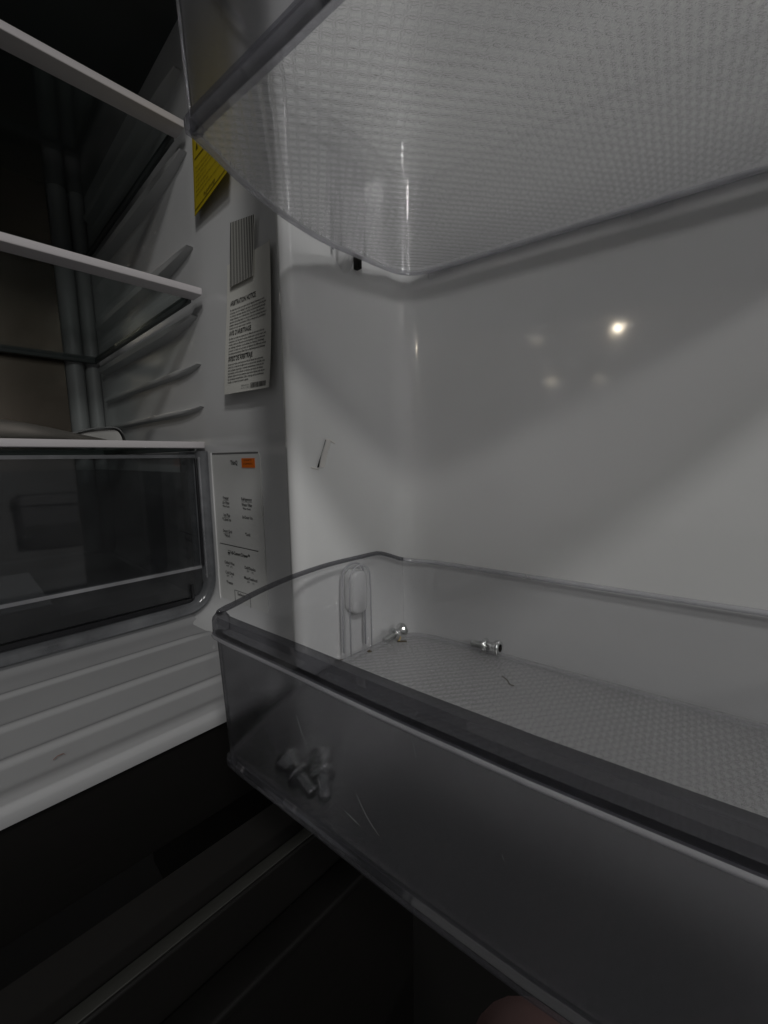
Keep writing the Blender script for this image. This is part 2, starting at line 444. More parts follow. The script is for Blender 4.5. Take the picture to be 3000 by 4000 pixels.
# control panel on the flared wall
AX = (FO, FT, FN, Z_)
v, f = poly_prism(rrect(-0.0868, -0.0088, -0.1455, 0.0072, 0.006), lambda a, b, h: fq(a, b, h), 0.0001, 0.0013)
cp = mesh('control_panel', v, f, panel_m, fr)
cp['label'] = 'white button panel printed with mode names'
# raised pale border along the rear and bottom edges of the panel
pb = [(-0.0092, 0.0068)] + [(-0.0092, z) for z in np.linspace(0.0, -0.134, 8)] + [(-0.0108, -0.1412), (-0.0142, -0.1448), (-0.020, -0.1464), (-0.05, -0.1468)]
rows = [[fq(t + dt, z + (dz if k > 7 else 0), n) for dt, dz, n in ((0.0022, -0.0012, 0.0), (0.0016, -0.0009, 0.0022), (0.0002, 0.0, 0.0022), (0.0, 0.0004, 0.001))] for k, (t, z) in enumerate(pb)]
mesh('border', *grid(rows), white, cp, True, angle=40)
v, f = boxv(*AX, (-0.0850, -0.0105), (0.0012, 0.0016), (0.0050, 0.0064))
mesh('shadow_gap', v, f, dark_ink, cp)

def wall_text(name, body, xl, xr, yc, height, mat, parent, n=0.0016, yr=None, bold=0.0):
    """lettering on the flared wall between two pixel columns, centred on pixel row yc"""
    tl, zl = on_flare(xl, yc); tr_, zr = on_flare(xr, yc if yr is None else yr)
    v, f = text_vf(body, height, 2, bold)
    a0 = min(p[0] for p in v); a1 = max(p[0] for p in v)
    k = (tr_ - tl) / (a1 - a0)
    zc = zl if yr is None else (zl + zr) / 2
    zc = on_flare((xl + xr) / 2, yc)[1]
    V = [fq(tl + (p[0] - a0) * k, zc + p[1] - height / 2, n) for p in v]
    return mesh(name, V, f, mat, parent)
TXT = [('ThinQ', 906, 933, 1807, .0036, ink, 0.012),
 ('Freezer', 877, 899, 1944, .0027, ink, 0), ('Air Filter', 875, 902, 1963, .0027, ink, 0), ('*Filter Reset', 876, 902, 1977, .0017, ink, 0),
 ('Refrigerator', 949, 990, 1950, .0027, ink, 0), ('Water Filter', 950, 991, 1972, .0027, ink, 0), ('*Filter Reset', 954, 985, 1987, .0017, ink, 0),
 ('Ice Plus', 880, 904, 2011, .0027, ink, 0), ('*Cubed Ice', 875, 908, 2028, .0027, ink, 0), ('In-Door Ice', 953, 992, 2021, .0027, ink, 0),
 ('Smart Grid', 878, 912, 2074, .0027, ink, 0), ('*Wi-Fi', 884, 904, 2092, .0027, ink, 0), ('*Lock', 964, 984, 2087, .0027, ink, 0),
 ('Full-Convert Drawer\u2122', 907, 981, 2165, .0031, ink, 0.012),
 ('Chilled Wine', 883, 921, 2198, .0027, ink, 0), ('41\u00b0F', 890, 899, 2209, .0016, ink, 0), ('5\u00b0C', 906, 914, 2214, .0016, ink, 0),
 ('Cold Drink', 887, 920, 2237, .0027, ink, 0), ('33\u00b0F', 892, 901, 2248, .0016, ink, 0), ('1\u00b0C', 909, 915, 2253, .0016, ink, 0),
 ('*Freezer', 891, 916, 2274, .0027, ink, 0),
 ('Deli/Snacks', 962, 1003, 2220, .0027, ink, 0), ('37\u00b0F', 970, 979, 2231, .0016, ink, 0), ('3\u00b0C', 989, 996, 2237, .0016, ink, 0),
 ('Meat/Seafood', 960, 1010, 2261, .0027, ink, 0), ('30\u00b0F', 972, 981, 2273, .0016, ink, 0), ('-1\u00b0C', 991, 999, 2279, .0016, ink, 0),
 ('Select', 934, 962, 2322, .0027, ink, 0)]
for body, xl, xr, yc, h, mt_, b in TXT:
    wall_text('lettering', body, xl, xr, yc, h * 1.08, mt_, cp, bold=b + 0.014)
def wall_line(name, p0, p1, w, mat, parent, n=0.0016):
    t0, z0 = on_flare(*p0); t1, z1 = on_flare(*p1)
    a = np.array([t1 - t0, z1 - z0]); L = np.linalg.norm(a); a /= L; b = np.array([-a[1], a[0]]) * w / 2
    c = [(t0 + b[0], z0 + b[1]), (t1 + b[0], z1 + b[1]), (t1 - b[0], z1 - b[1]), (t0 - b[0], z0 - b[1])]
    return mesh(name, [fq(t, z, n) for t, z in c], [(0, 1, 2, 3)], mat, parent)
wall_line('divider_line', (865, 2120), (1015, 2153), 0.0007, ink, cp)
for a, b in (((877, 1953), (899, 1954)), ((950, 1959), (990, 1962)), ((880, 2019), (904, 2020)), ((879, 2083), (905, 2084))):
    wall_line('divider_line', a, b, 0.0003, dark_ink, cp)
bt0, bz0 = on_flare(922, 2302)
fv = [boxv(FO, -FT, FN, Z_, r_[0], (0.0014, 0.0017), r_[1]) for r_ in (((-bt0, -bt0 + 0.026), (bz0 - 0.0004, bz0)), ((-bt0, -bt0 + 0.026), (bz0 - 0.015, bz0 - 0.0146)), ((-bt0, -bt0 + 0.0005), (bz0 - 0.0146, bz0 - 0.0004)), ((-bt0 + 0.0255, -bt0 + 0.026), (bz0 - 0.0146, bz0 - 0.0004)))]
mesh('button_outline', *joinvf(*fv), dark_ink, cp)
it, iz = on_flare(900, 2156)
fv = [boxv(FO, FT, FN, Z_, (it - 0.0017, it + 0.0017), (0.0014, 0.0017), (iz + a, iz + b)) for a, b in ((-0.0014, 0.0002), (0.0016, 0.0019), (-0.0026, -0.0023))]
mesh('drawer_icon', *joinvf(*fv), ink, cp)
st = mesh('sticker', *boxv(*AX, (-0.0797, -0.0603), (0.0014, 0.0019), (-0.0073, 0.001)), orange, cp)
st['label'] = 'small orange printed date sticker'
wall_text('lettering', 'A 20240719', 961, 990, 1797, .0014, brown, cp, 0.0022)
wall_text('lettering', 'ACQ90503912', 959, 994, 1811, .0014, brown, cp, 0.0022)

# ------------------------------------------------------------------ door of the refrigerator (thing's part): liner with dike, pegs, tear
ZD0, ZD1 = -0.2005, 0.62
dk = math.atan2(0.013, 0.074)
def dike(l, n, z):           # l along the dike from the inner corner, n out of its face
    a, b = math.cos(dk), math.sin(dk)
    return dq(-l * b + n * a, l * a + n * b, z)
plan = []
RD = 0.262                   # free-end dike, unseen; kept low so its shadow misses the visible panel
def arc(c, r, a0, a1, k=7): return [(c[0] + r * math.cos(math.radians(a0 + (a1 - a0) * i / k)), c[1] + r * math.sin(math.radians(a0 + (a1 - a0) * i / k))) for i in range(k + 1)]
ci = 0.016                   # inner corner radius
sa, ca = math.sin(dk), math.cos(dk)
left = [(0.020, 0.0)] + [(ci - ci * math.sin(math.radians(a)) * 1.0 - 0.0002 * a / 90, ci - ci * math.cos(math.radians(a))) for a in (15, 30, 45, 60, 75, 90)]
left += [(-l * sa, l * ca) for l in (0.03, 0.045, 0.060, 0.0675)]
left += [(-0.0127, 0.0715), (-0.0146, 0.0742), (-0.0180, 0.0756), (-0.0215, 0.0742), (-0.0235, 0.070), (-0.0245, 0.06), (-0.026, 0.02), (-0.028, 0.004), (-0.05, 0.004)]
mid = [(x, 0.0) for x in (0.22, 0.20, 0.18, 0.12, 0.08, 0.05, 0.035)]
right = [(RD + 0.05, 0.004), (RD + 0.026, 0.004), (RD + 0.025, 0.024), (RD + 0.022, 0.034), (RD + 0.018, 0.0356), (RD + 0.0146, 0.0342), (RD + 0.009, 0.028), (RD + 0.004, 0.018), (RD - 0.004, 0.006), (RD - 0.018, 0.0)]
plan = right + mid + left
def liner_off(z):            # liner stands 5 mm prouder round the bin seats
    def sm(t): t = min(1, max(0, t)); return t * t * (3 - 2 * t)
    return 0.0040 * (sm((z - 0.0888) / 0.008)) * (1 - sm((z - 0.175) / 0.012))
zs = [ZD0, -0.19, -0.15, -0.1, -0.05, 0.0, 0.05, 0.07, 0.080] + list(np.linspace(0.083, 0.096, 9)) + [0.105, 0.14, 0.17] + list(np.linspace(0.175, 0.187, 5)) + [0.25, 0.35, 0.45, ZD1]
rows = []
for z in zs:
    r_ = []
    for i, (a, b) in enumerate(plan):
        p0 = plan[max(0, i - 1)]; p1 = plan[min(len(plan) - 1, i + 1)]
        tx, ty = p1[0] - p0[0], p1[1] - p0[1]; L = math.hypot(tx, ty); nx, ny = -ty / L, tx / L   # points to the inside
        k = liner_off(z)
        inside = (0.0 <= b < 0.066) and (-0.0135 < a < RD + 0.012)
        if nx * 0 + ny < 0 and b < 0.01: nx, ny = -nx, -ny
        if a < 0.02 and nx < 0: nx, ny = -nx, -ny
        if not inside: k = 0
        elif b > 0.05: k *= (0.066 - b) / 0.016
        r_.append(dq(a + nx * k, b + ny * k, z))
    rows.append(r_)
v, f = grid(rows)
door = mesh('door', v, f, white, fr, True, angle=75)
door['label'] = 'white inner side of the opened door'
box('outer_skin', black_steel, (-0.052, RD + 0.052), (-0.045, -0.0015), (ZD0 - 0.004, ZD1 + 0.004), door, 0.002, axes=DOOR)
# pegs that carry the bins
def peg(z0, z1):
    pts = rrect(0.0360, 0.0475, z0, z1, 0.0045)
    rows = []
    for n, k in ((0.0, 0.0), (0.0055, 0.0), (0.0068, 0.0008), (0.0074, 0.002)):
        c = (0.04175, (z0 + z1) / 2)
        rows.append([dike(a + (c[0] - a) * k / 0.006, n + 0.0004, b + (c[1] - b) * k / 0.02) for a, b in pts])
    v, f = grid(rows, True); n = len(pts); f.append(tuple(range(3 * n, 4 * n)))
    return mesh('bin_peg', v, f, white, door, True, angle=50)
peg(-0.0885, -0.0632)
peg(0.104, 0.135)
# bump under the upper peg and a black box painting the shaded cavity beside it
rows = []
for k in range(9):
    z = 0.1045 - 0.0125 * k / 8
    e = math.cos(math.pi / 2 * (k / 8)) ** 0.8
    rows.append([dike(0.0445 + 0.0095 * (0.45 + 0.55 * e) * s, 0.0002 + 0.0075 * e * math.cos(math.pi / 2 * s) ** 1.3, z) for s in np.linspace(-1, 1, 13)])
mesh('peg_seat', *grid(rows), white, door, True)
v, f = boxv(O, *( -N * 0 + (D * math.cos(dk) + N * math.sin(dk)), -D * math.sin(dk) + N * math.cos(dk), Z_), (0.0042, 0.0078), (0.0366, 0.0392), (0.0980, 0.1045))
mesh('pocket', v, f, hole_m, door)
# torn slit in the dike
sl = [on for on in ((1270, 1718), (1262, 1745), (1253, 1775), (1246, 1800), (1240, 1826))]
dn_ = D * math.cos(dk) + N * math.sin(dk); dl_ = -D * math.sin(dk) + N * math.cos(dk)
def on_dike(x, y):
    d = ray(x, y); p = d * (O.dot(dn_) / d.dot(dn_)); return float((p - O).dot(dl_)), float(p[2])
ws = [0.0002, 0.00014, 0.0001, 0.0003, 0.0006]
c = [on_dike(*p) for p in sl]
rows = [[dike(l + w * 1.0, 0.0005, z) for (l, z), w in zip(c, ws)], [dike(l - w, 0.0005, z) for (l, z), w in zip(c, ws)]]
mesh('tear', *grid(rows), hole_m, door)['label'] = 'dark torn slit in the white plastic'
rows = [[dike(l - w, 0.0006 + 0.0009 * math.sin(math.pi * min(1, (i + 0.7) / 5)), z) for i, ((l, z), w) in enumerate(zip(c, ws))],
        [dike(l - w - 0.0014, 0.0009, z) for (l, z), w in zip(c, ws)], [dike(l - w - 0.004, 0.0001, z) for (l, z), w in zip(c, ws)]]
mesh('tear_lip', *grid(rows), crack_m, door, True)
for pts in (((1270, 1716), (1290, 1722), (1306, 1731)), ((1215, 1826), (1228, 1829), (1243, 1832))):
    cc = [on_dike(*p) for p in pts]
    rows = [[dike(l, n, z + dz) for l, z in cc] for dz, n in ((0.0005, 0.0002), (0.0, 0.0009), (-0.0005, 0.0002))]
    mesh('crease', *grid(rows), crack_m, door, True)

# ------------------------------------------------------------------ door bins
BW = 0.250
def bin_outline(inset=0.0):
    L = [(0.060, 0.0028), (0.034, 0.0028), (0.0235, 0.0036), (0.0140, 0.0070), (0.0075, 0.0140), (0.0042, 0.0240), (0.0010, 0.044), (-0.0018, 0.062), (-0.0022, 0.076),
         (-0.0006, 0.095), (0.0034, 0.114), (0.0082, 0.1290), (0.0104, 0.1365), (0.0136, 0.1402), (0.0200, 0.1418)]
    front = [(0.055, 0.1432), (0.09, 0.1448), (BW / 2, 0.1455)]
    half = L + front
    pts = catmull(half, 5)
    mir = [np.array((BW - p[0], p[1])) for p in reversed(pts[:-1])]
    pts = pts + mir
    pts = [np.array(p) for p in pts]
    n = len(pts); out = []
    for i in range(n):
        t = pts[(i + 1) % n] - pts[i - 1]; t /= np.linalg.norm(t)
        out.append(pts[i] + inset * np.array([-t[1], t[0]]) * (1 if True else -1))
    return out
o0 = bin_outline()
# make sure a positive inset goes inwards
cen = np.array((BW / 2, 0.07))
SG = 1 if np.linalg.norm(bin_outline(0.002)[40] - cen) < np.linalg.norm(o0[40] - cen) else -1
NP = len(o0)
def rim_h(p):                # rim height above the bin's base, by place on the outline
    t = min(1, max(0, (p[1] - 0.004) / 0.03)); t = t * t * (3 - 2 * t)
    return 0.0490 + 0.0085 * t
def seg_idx(test):
    return [i for i in range(NP) if test(o0[i])]
def wall_strip(idx, z0, drop=0.0, draft=0.0022, th=0.0014, base=0.0):
    """closed thin wall along part of the outline"""
    A = [bin_outline(SG * draft)[i] for i in idx]; B = [o0[i] for i in idx]
    A2 = [bin_outline(SG * (draft + th))[i] for i in idx]; B2 = [bin_outline(SG * th)[i] for i in idx]
    hs = [rim_h(o0[i]) - drop for i in idx]
    rows = [[dq(p[0], p[1], z0 + base) for p in A]]
    for k in (0.33, 0.66): rows.append([dq(*(a + (b - a) * k), z0 + base + (h - base) * k) for a, b, h in zip(A, B, hs)])
    rows += [[dq(p[0], p[1], z0 + h) for p, h in zip(B, hs)], [dq(p[0], p[1], z0 + h) for p, h in zip(B2, hs)]]
    for k in (0.66, 0.33): rows.append([dq(*(a + (b - a) * k), z0 + base + (h - base) * k) for a, b, h in zip(A2, B2, hs)])
    rows.append([dq(p[0], p[1], z0 + base) for p in A2])
    n = len(idx)
    v = [p for r in rows for p in r]; f = []
    m_ = len(rows)
    for i in range(m_):
        for j in range(n - 1):
            a, b = i, (i + 1) % m_
            f.append((a * n + j, a * n + j + 1, b * n + j + 1, b * n + j))
    f.append(tuple(i * n for i in range(m_))); f.append(tuple(i * n + n - 1 for i in range(m_)))
    return v, f
def cyc(lo, hi): return [i % NP for i in range(lo, hi)]
# outline runs: back-left -> hinge side -> front -> free side -> back
i_back0 = next(i for i in range(NP) if o0[i][1] > 0.012)
i_front0 = next(i for i in range(NP) if o0[i][1] > 0.1385)
i_front1 = max(i for i in range(NP) if o0[i][1] > 0.1385)
i_back1 = max(i for i in range(NP) if o0[i][1] > 0.012)
def rim_tube(idx, z0, r, drop=0.0, out=0.0):
    ol = bin_outline(SG * 0.001)
    return tube([dq(ol[i][0], ol[i][1], z0 + rim_h(o0[i]) - drop) for i in idx], r, 8)
def make_bin(z0, label):
    b = empty('door_bin', dq(BW / 2, 0.07, z0), label, 'door bin', 'clear bins on the refrigerator door')
    # base plate with embossed lattice
    inner = bin_outline(SG * 0.0030)
    def plate(h): return [dq(p[0], p[1], z0 + h) for p in inner]
    NN = len(inner)
    v = plate(0.0022) + plate(0.0042)
    f = [tuple(range(NN)), tuple(range(NN, 2 * NN))] + [(i, (i + 1) % NN, NN + (i + 1) % NN, NN + i) for i in range(NN)]
    pitch = 0.0047
    uv = [(p[0] / pitch, p[1] / pitch) for p in inner] * 2
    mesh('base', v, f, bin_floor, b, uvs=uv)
    mesh('front_wall', *wall_strip(list(range(i_front0, i_front1 + 1)), z0, drop=0.0062, th=0.0018), bin_front, b, True, angle=40)
    mesh('side_wall', *wall_strip(list(range(i_back0, i_front0 + 1)), z0), bin_clear, b, True, angle=40)
    mesh('side_wall', *wall_strip(list(range(i_front1, i_back1 + 1)), z0), bin_clear, b, True, angle=40)
    bi = cyc(i_back1, NP + i_back0 + 1)
    mesh('back_wall', *wall_strip(bi, z0), bin_clear, b, True, angle=40)
    mesh('back_rim', *rim_tube(bi, z0, 0.0013), edge_m, b, True)
    mesh('side_rim', *rim_tube(list(range(i_back0, i_front0 + 1)), z0, 0.0012), rim_m, b, True)
    mesh('side_rim', *rim_tube(list(range(i_front1, i_back1 + 1)), z0, 0.0012), rim_m, b, True)
    # deep tinted band along the front rim
    idx = list(range(i_front0 - 1, i_front1 + 2)); oi = bin_outline(SG * 0.0045); oo = bin_outline(SG * -0.0012)
    rows = []
    for ol, h, e in ((oi, -0.0056, 0), (oo, -0.0062, 0), (oo, -0.0012, 0), (bin_outline(0.0), 0.0003, 0), (bin_outline(SG * 0.0033), 0.0003, 0), (oi, -0.0012, 0)):
        rows.append([dq(ol[i][0], ol[i][1], z0 + 0.0575 + h) for i in idx])
    n = len(idx); v = [p for r in rows for p in r]; m_ = len(rows)
    f = [(i * n + j, i * n + j + 1, ((i + 1) % m_) * n + j + 1, ((i + 1) % m_) * n + j) for i in range(m_) for j in range(n - 1)]
    f += [tuple(i * n for i in range(m_)), tuple(i * n + n - 1 for i in range(m_))]
    mesh('front_rim', v, f, rim_m, b, True, angle=35)
    ol = bin_outline(SG * -0.0008)
    mesh('rim_bead', *tube([dq(ol[i][0], ol[i][1], z0 + 0.0506) for i in range(i_front0, i_front1 + 1)], 0.0009, 8), edge_m, b, True)
    # foot edge all round the base, and the heavier rail under the front
    ol = bin_outline(SG * 0.0028)
    mesh('base_edge', *tube([dq(ol[i][0], ol[i][1], z0 + 0.0014) for i in cyc(i_front1, NP + i_front0 + 1)], 0.0012, 8), edge_m, b, True)
    o1, o2, o3 = bin_outline(SG * 0.0006), bin_outline(SG * 0.0030), bin_outline(SG * 0.0060)
    idx = list(range(i_front0, i_front1 + 1))
    rows = []
    for ol, h in ((o3, 0.0016), (o3, 0.0002), (o2, -0.0010), (o1, 0.0004), (o1, 0.0026), (o2, 0.0040)):
        rows.append([dq(ol[i][0], ol[i][1], z0 + h) for i in idx])
    n = len(idx); v = [p for r in rows for p in r]; m_ = len(rows)
    f = [(i * n + j, i * n + j + 1, ((i + 1) % m_) * n + j + 1, ((i + 1) % m_) * n + j) for i in range(m_) for j in range(n - 1)]
    f += [tuple(i * n for i in range(m_)), tuple(i * n + n - 1 for i in range(m_))]
    mesh('front_rail', v, f, rail_clear, b, True, angle=40)
    # hollow post over the door peg
    pts = [(0.0367, 0.0030)] + [(0.0367, 0.036)] + [(0.0450 + 0.0078 * math.cos(math.radians(a)), 0.0462 + 0.0072 * math.sin(math.radians(a))) for a in range(180, -1, -18)] + [(0.0533, 0.036), (0.0533, 0.0030)]
    rows = [[dike(a, 0.0045, z0 + c_) for a, c_ in pts], [dike(a + (0.0450 - a) * 0.04, 0.0105, z0 + c_) for a, c_ in pts],
            [dike(a + (0.0450 - a) * 0.14, 0.0118, z0 + c_ - (0.001 if c_ > 0.04 else 0)) for a, c_ in pts]]
    v, f = grid(rows); k = len(pts); f.append(tuple(range(2 * k, 3 * k)))
    mesh('peg_cover', v, f, bin_clear, b, True, angle=35)
    for n_, k_, r_ in ((0.0050, 0.0, 0.0006), (0.0110, 0.06, 0.00045)):
        mesh('peg_cover_edge', *tube([dike(a + (0.0450 - a) * k_, n_, z0 + c_) for a, c_ in pts], r_, 6), edge_m, b, True)
    # snap tabs on the rear edge of the base
    for d0 in (0.0226, 0.12, 0.21):
        box('snap_tab', bin_clear, (d0, d0 + 0.0145), (0.0012, 0.0062), (z0 - 0.0022, z0 + 0.0012), b, 0.0004, axes=DOOR)
    return b
def scratches(b, z0, marks):
    for pts in marks:
        path = catmull([dq(d, 0.1432 + 0.0008, z0 + h) for d, h in pts], 4)
        mesh('scratch', *tube(path, [0.00001 + 0.00003 * math.sin(math.pi * (i + 0.5) / len(path)) for i in range(len(path))], 5), edge_m, b)
b_ = make_bin(0.100, 'upper clear door bin with its embossed underside overhead')
b_ = make_bin(-0.112, 'lower clear door bin with a frosted front holding loose bolts')
scratches(b_, -0.112, [[(0.058, 0.038), (0.060, 0.033), (0.0625, 0.029)], [(0.066, 0.022), (0.0668, 0.019)], [(0.080, 0.024), (0.0835, 0.019), (0.0875, 0.0155)], [(0.076, 0.0165), (0.081, 0.0150)], [(0.098, 0.046), (0.0988, 0.0425)], [(0.1195, 0.030), (0.120, 0.0285)]])

# ------------------------------------------------------------------ glass shelves
def make_shelf(z, yf, label, rail=True):
    s = empty('glass_shelf', (-0.1, 0.58, z - 0.006), label, 'shelf', 'glass shelves in the refrigerator')
    box('front_trim', trim_m, (XL + 0.004, 0.1772), (yf, yf + 0.019), (z - 0.0062, z), s, 0.0009)
    box('glass', shelf_glass, (XL + 0.006, 0.1715), (yf + 0.0192, 0.756), (z - 0.0046, z - 0.0012), s)
    if rail:
        box('side_rail', rail_m, (0.1718, 0.1752), (yf + 0.0192, 0.757), (z - 0.0085, z - 0.0005), s, 0.0008)
        box('rear_trim', rail_m, (XL + 0.006, 0.1752), (0.7572, 0.7665), (z - 0.0085, z + 0.001), s, 0.0008)
    return s
make_shelf(0.2962, 0.4055, 'top glass shelf with a pale front trim, above an empty shelf')
make_shelf(0.1538, 0.3925, 'middle glass shelf with a pale front trim and dark side rail')
make_shelf(0.0174, 0.4085, 'lowest glass shelf covering the clear drawer, two handles lying on it')

# ------------------------------------------------------------------ wide clear drawer under the lowest shelf
dw = empty('drawer', (-0.1, 0.58, -0.145), 'wide clear smoky drawer under the lowest shelf', 'drawer')
def bowed(x): return 0.4160 - 0.004 * (1 - ((x + 0.19) / 0.36) ** 2)
def front_panel(x0, x1, z0, z1, th, n=24):
    xs = np.linspace(x0, x1, n)
    rows = [[(x, bowed(x), z0) for x in xs], [(x, bowed(x), z1) for x in xs], [(x, bowed(x) + th, z1) for x in xs], [(x, bowed(x) + th, z0) for x in xs]]
    v = [p for r in rows for p in r]; f = [(i * n + j, i * n + j + 1, ((i + 1) % 4) * n + j + 1, ((i + 1) % 4) * n + j) for i in range(4) for j in range(n - 1)]
    f += [tuple(i * n for i in range(4)), tuple(i * n + n - 1 for i in range(4))]
    return v, f
mesh('window', *front_panel(-0.54, 0.1675, -0.1050, 0.0020, 0.002), drawer_m, dw)
mesh('upper_lip', *front_panel(-0.54, 0.1700, 0.0022, 0.0052, 0.006), drawer_frame, dw)
mesh('middle_bead', *front_panel(-0.54, 0.1690, -0.1082, -0.1052, 0.0045), edge_m, dw)
mesh('lower_panel', *front_panel(-0.54, 0.1690, -0.1345, -0.1084, 0.0022), drawer_body, dw)
mesh('lower_edge', *front_panel(-0.54, 0.1580, -0.1405, -0.1365, 0.004), black_gloss, dw)
box('side_rod', black_gloss, (0.1682, 0.1702), (0.4120, 0.4150), (-0.1050, 0.0020), dw, 0.0006)
box('end_strip', edge_m, (0.1710, 0.1732), (0.4110, 0.4150), (-0.118, 0.0030), dw, 0.0006)
v, f = joinvf(boxv((0, 0, 0), X_, Y_, Z_, (0.1560, 0.1580), (0.4118, 0.4152), (-0.1364, -0.1220)))
mesh('corner_hook', v, f, black_gloss, dw)
box('drawer_floor', drawer_body, (-0.54, 0.163), (0.420, 0.735), (-0.138, -0.135), dw)
box('drawer_side', drawer_body, (0.1605, 0.1630), (0.420, 0.735), (-0.1348, -0.012), dw)
box('drawer_back', drawer_body, (-0.54, 0.1600), (0.7325, 0.735), (-0.1348, -0.012), dw)
# smoky surround with a big rounded lower corner
path = [(0.1762, 0.0085), (0.1762, -0.05), (0.1762, -0.110)] + [(0.1762 - 0.026 * (1 - math.cos(math.radians(a))), -0.116 - 0.030 * math.sin(math.radians(a))) for a in range(0, 91, 10)] + [(0.13, -0.147), (0.0, -0.1475), (-0.3, -0.148), (-0.54, -0.148)]
rows = []
for i, (x, z) in enumerate(path):
    p0 = path[max(0, i - 1)]; p1 = path[min(len(path) - 1, i + 1)]
    t = np.array([p1[0] - p0[0], p1[1] - p0[1]]); t /= np.linalg.norm(t); nn = np.array([-t[1], t[0]])
    def at(k, y): return (x + nn[0] * k, y, z + nn[1] * k)
    rows.append([at(0.004, 0.412), at(0.0030, 0.4085), at(-0.0015, 0.4085), at(-0.0048, 0.412), at(-0.0048, 0.46), at(0.004, 0.46)])
v, f = grid(rows, True)
mesh('surround', v, f, drawer_frame, dw, True, angle=50)

# ------------------------------------------------------------------ spare door handles lying on the lowest shelf
def make_handle(pts, r, label):
    h = empty('spare_handle', pts[len(pts) // 2], label, 'handle', 'loose door handles on the lowest shelf')
    path = catmull(pts, 8)
    v, f = tube(path, [float(x) for x in np.interp(np.linspace(0, len(pts) - 1, len(path)), range(len(pts)), r)], 20)
    mesh('grip', v, f, handle_m, h, True, angle=50)
    return h
h1 = make_handle([(-0.40, 0.444, 0.0290), (-0.25, 0.446, 0.0305), (-0.1, 0.452, 0.0300), (-0.02, 0.463, 0.0285), (0.0370, 0.480, 0.0265), (0.064, 0.50, 0.0250), (0.097, 0.56, 0.0246), (0.145, 0.62, 0.0225)], [0.0105, 0.0105, 0.0105, 0.0100, 0.0095, 0.0085, 0.0072, 0.0045], 'thick brushed steel door handle lying along the lowest shelf, its end sloping down')
rows = []
hp = [(0.06, 0.66, 0.024), (0.088, 0.655, 0.0305), (0.113, 0.65, 0.0358), (0.1297, 0.645, 0.0408), (0.150, 0.640, 0.0438), (0.161, 0.637, 0.0428), (0.1665, 0.635, 0.0345), (0.169, 0.634, 0.0185)]
h2 = empty('spare_handle', hp[3], 'arched handle end with a dark underside behind the brushed steel handle', 'handle', 'loose door handles on the lowest shelf')
pp = catmull(hp, 6)
rows = [[p + np.array(o_) for o_ in ((0, -0.008, 0), (0, 0.008, 0), (-0.0004, 0.008, -0.0016), (-0.0004, -0.008, -0.0016))] for p in pp]
v, f = grid(rows, True); mesh('grip', v, f, black_gloss, h2, True, angle=40)
rows = [[p + np.array((-0.001, 0.0, -0.0024)), np.array((p[0] - 0.004, p[1], 0.0178))] for p in pp[14:]]
rows2 = [[p[0] + np.array((0, 0.012, 0)), p[1] + np.array((0, 0.012, 0))] for p in rows]
v, f = grid([[r[0] for r in rows], [r[1] for r in rows], [r[1] for r in rows2], [r[0] for r in rows2]], False)
mesh('mounting_foot', v, f, opaque('foot_steel', (0.26, 0.25, 0.24), 0.4, metal=0.4), h2, True, angle=50)

# ------------------------------------------------------------------ papers on the side wall
# notice leaflet, hanging a little off the wall towards its foot
A, B_, C_, E_ = (-0.0535, 0.1640), (-0.1171, 0.1640), (-0.1139, 0.0560), (-0.0462, 0.0570)
def leaf(u, v_, n=0.0):      # u 0..1 rear->front, v 0..1 bottom->top
    tb = E_[0] + (C_[0] - E_[0]) * u; tt = A[0] + (B_[0] - A[0]) * u
    zb = E_[1] + (C_[1] - E_[1]) * u; zt = A[1] + (B_[1] - A[1]) * u
    w = v_
    lift = 0.0012 + 0.0050 * (1 - v_) ** 1.6 + 0.0020 * (abs(u - 0.9) if u > 0.9 else 0) * 10 + 0.0006 * math.sin(5 * v_ + 3 * u)
    return fq(tb + (tt - tb) * w, zb + (zt - zb) * w, lift + n)
nl = empty('notice_leaflet', fq(-0.08, 0.056), 'white printed arbitration notice hanging by striped tape on the side wall', 'leaflet')
U, V_ = 14, 20
rows = [[leaf(i / U, j / V_) for i in range(U + 1)] for j in range(V_ + 1)]
back = [[leaf(i / U, j / V_, -0.00025) for i in range(U + 1)] for j in range(V_ + 1)]
v, f = joinvf(grid(rows), grid(back))
mesh('sheet', v, f, paper_m, nl, True)
EN = ['By using this product, you agree that all disputes between you and', 'LG arising out of or relating in any way to this product (including but', 'not limited to warranty disputes) shall be resolved exclusively through', 'binding arbitration on an individual basis. The terms of the arbitration', 'agreement (including details on the procedure for resolving disputes) is', 'available at www.lg.com/us/arbitration (USA) or www.lg.com/ca_en/arbitration', "(Canada) and in your owner's manual or warranty."]
FR = ['En utilisant ce produit, vous acceptez que tous diff\u00e9rends entre vous et LG et qui', "surviennent ou qui d\u00e9coulent de quelque mani\u00e8re que ce soit (y compris, sans", "toutefois s'y limiter, les diff\u00e9rends concernant la garantie) se r\u00e8glent exclusivement", "par arbitrage individuel. Les modalit\u00e9s de l'entente d'arbitrage", "(y compris les d\u00e9tails sur la proc\u00e9dure de r\u00e8glement des diff\u00e9rends) peuvent", '\u00eatre www.lg.com/us/arbitration (\u00c9tats-Unis) ou http://www.lg.com/ca_fr/arbitrage', "(Canada) et le manuel de l'utilisateur ou la garantie."]
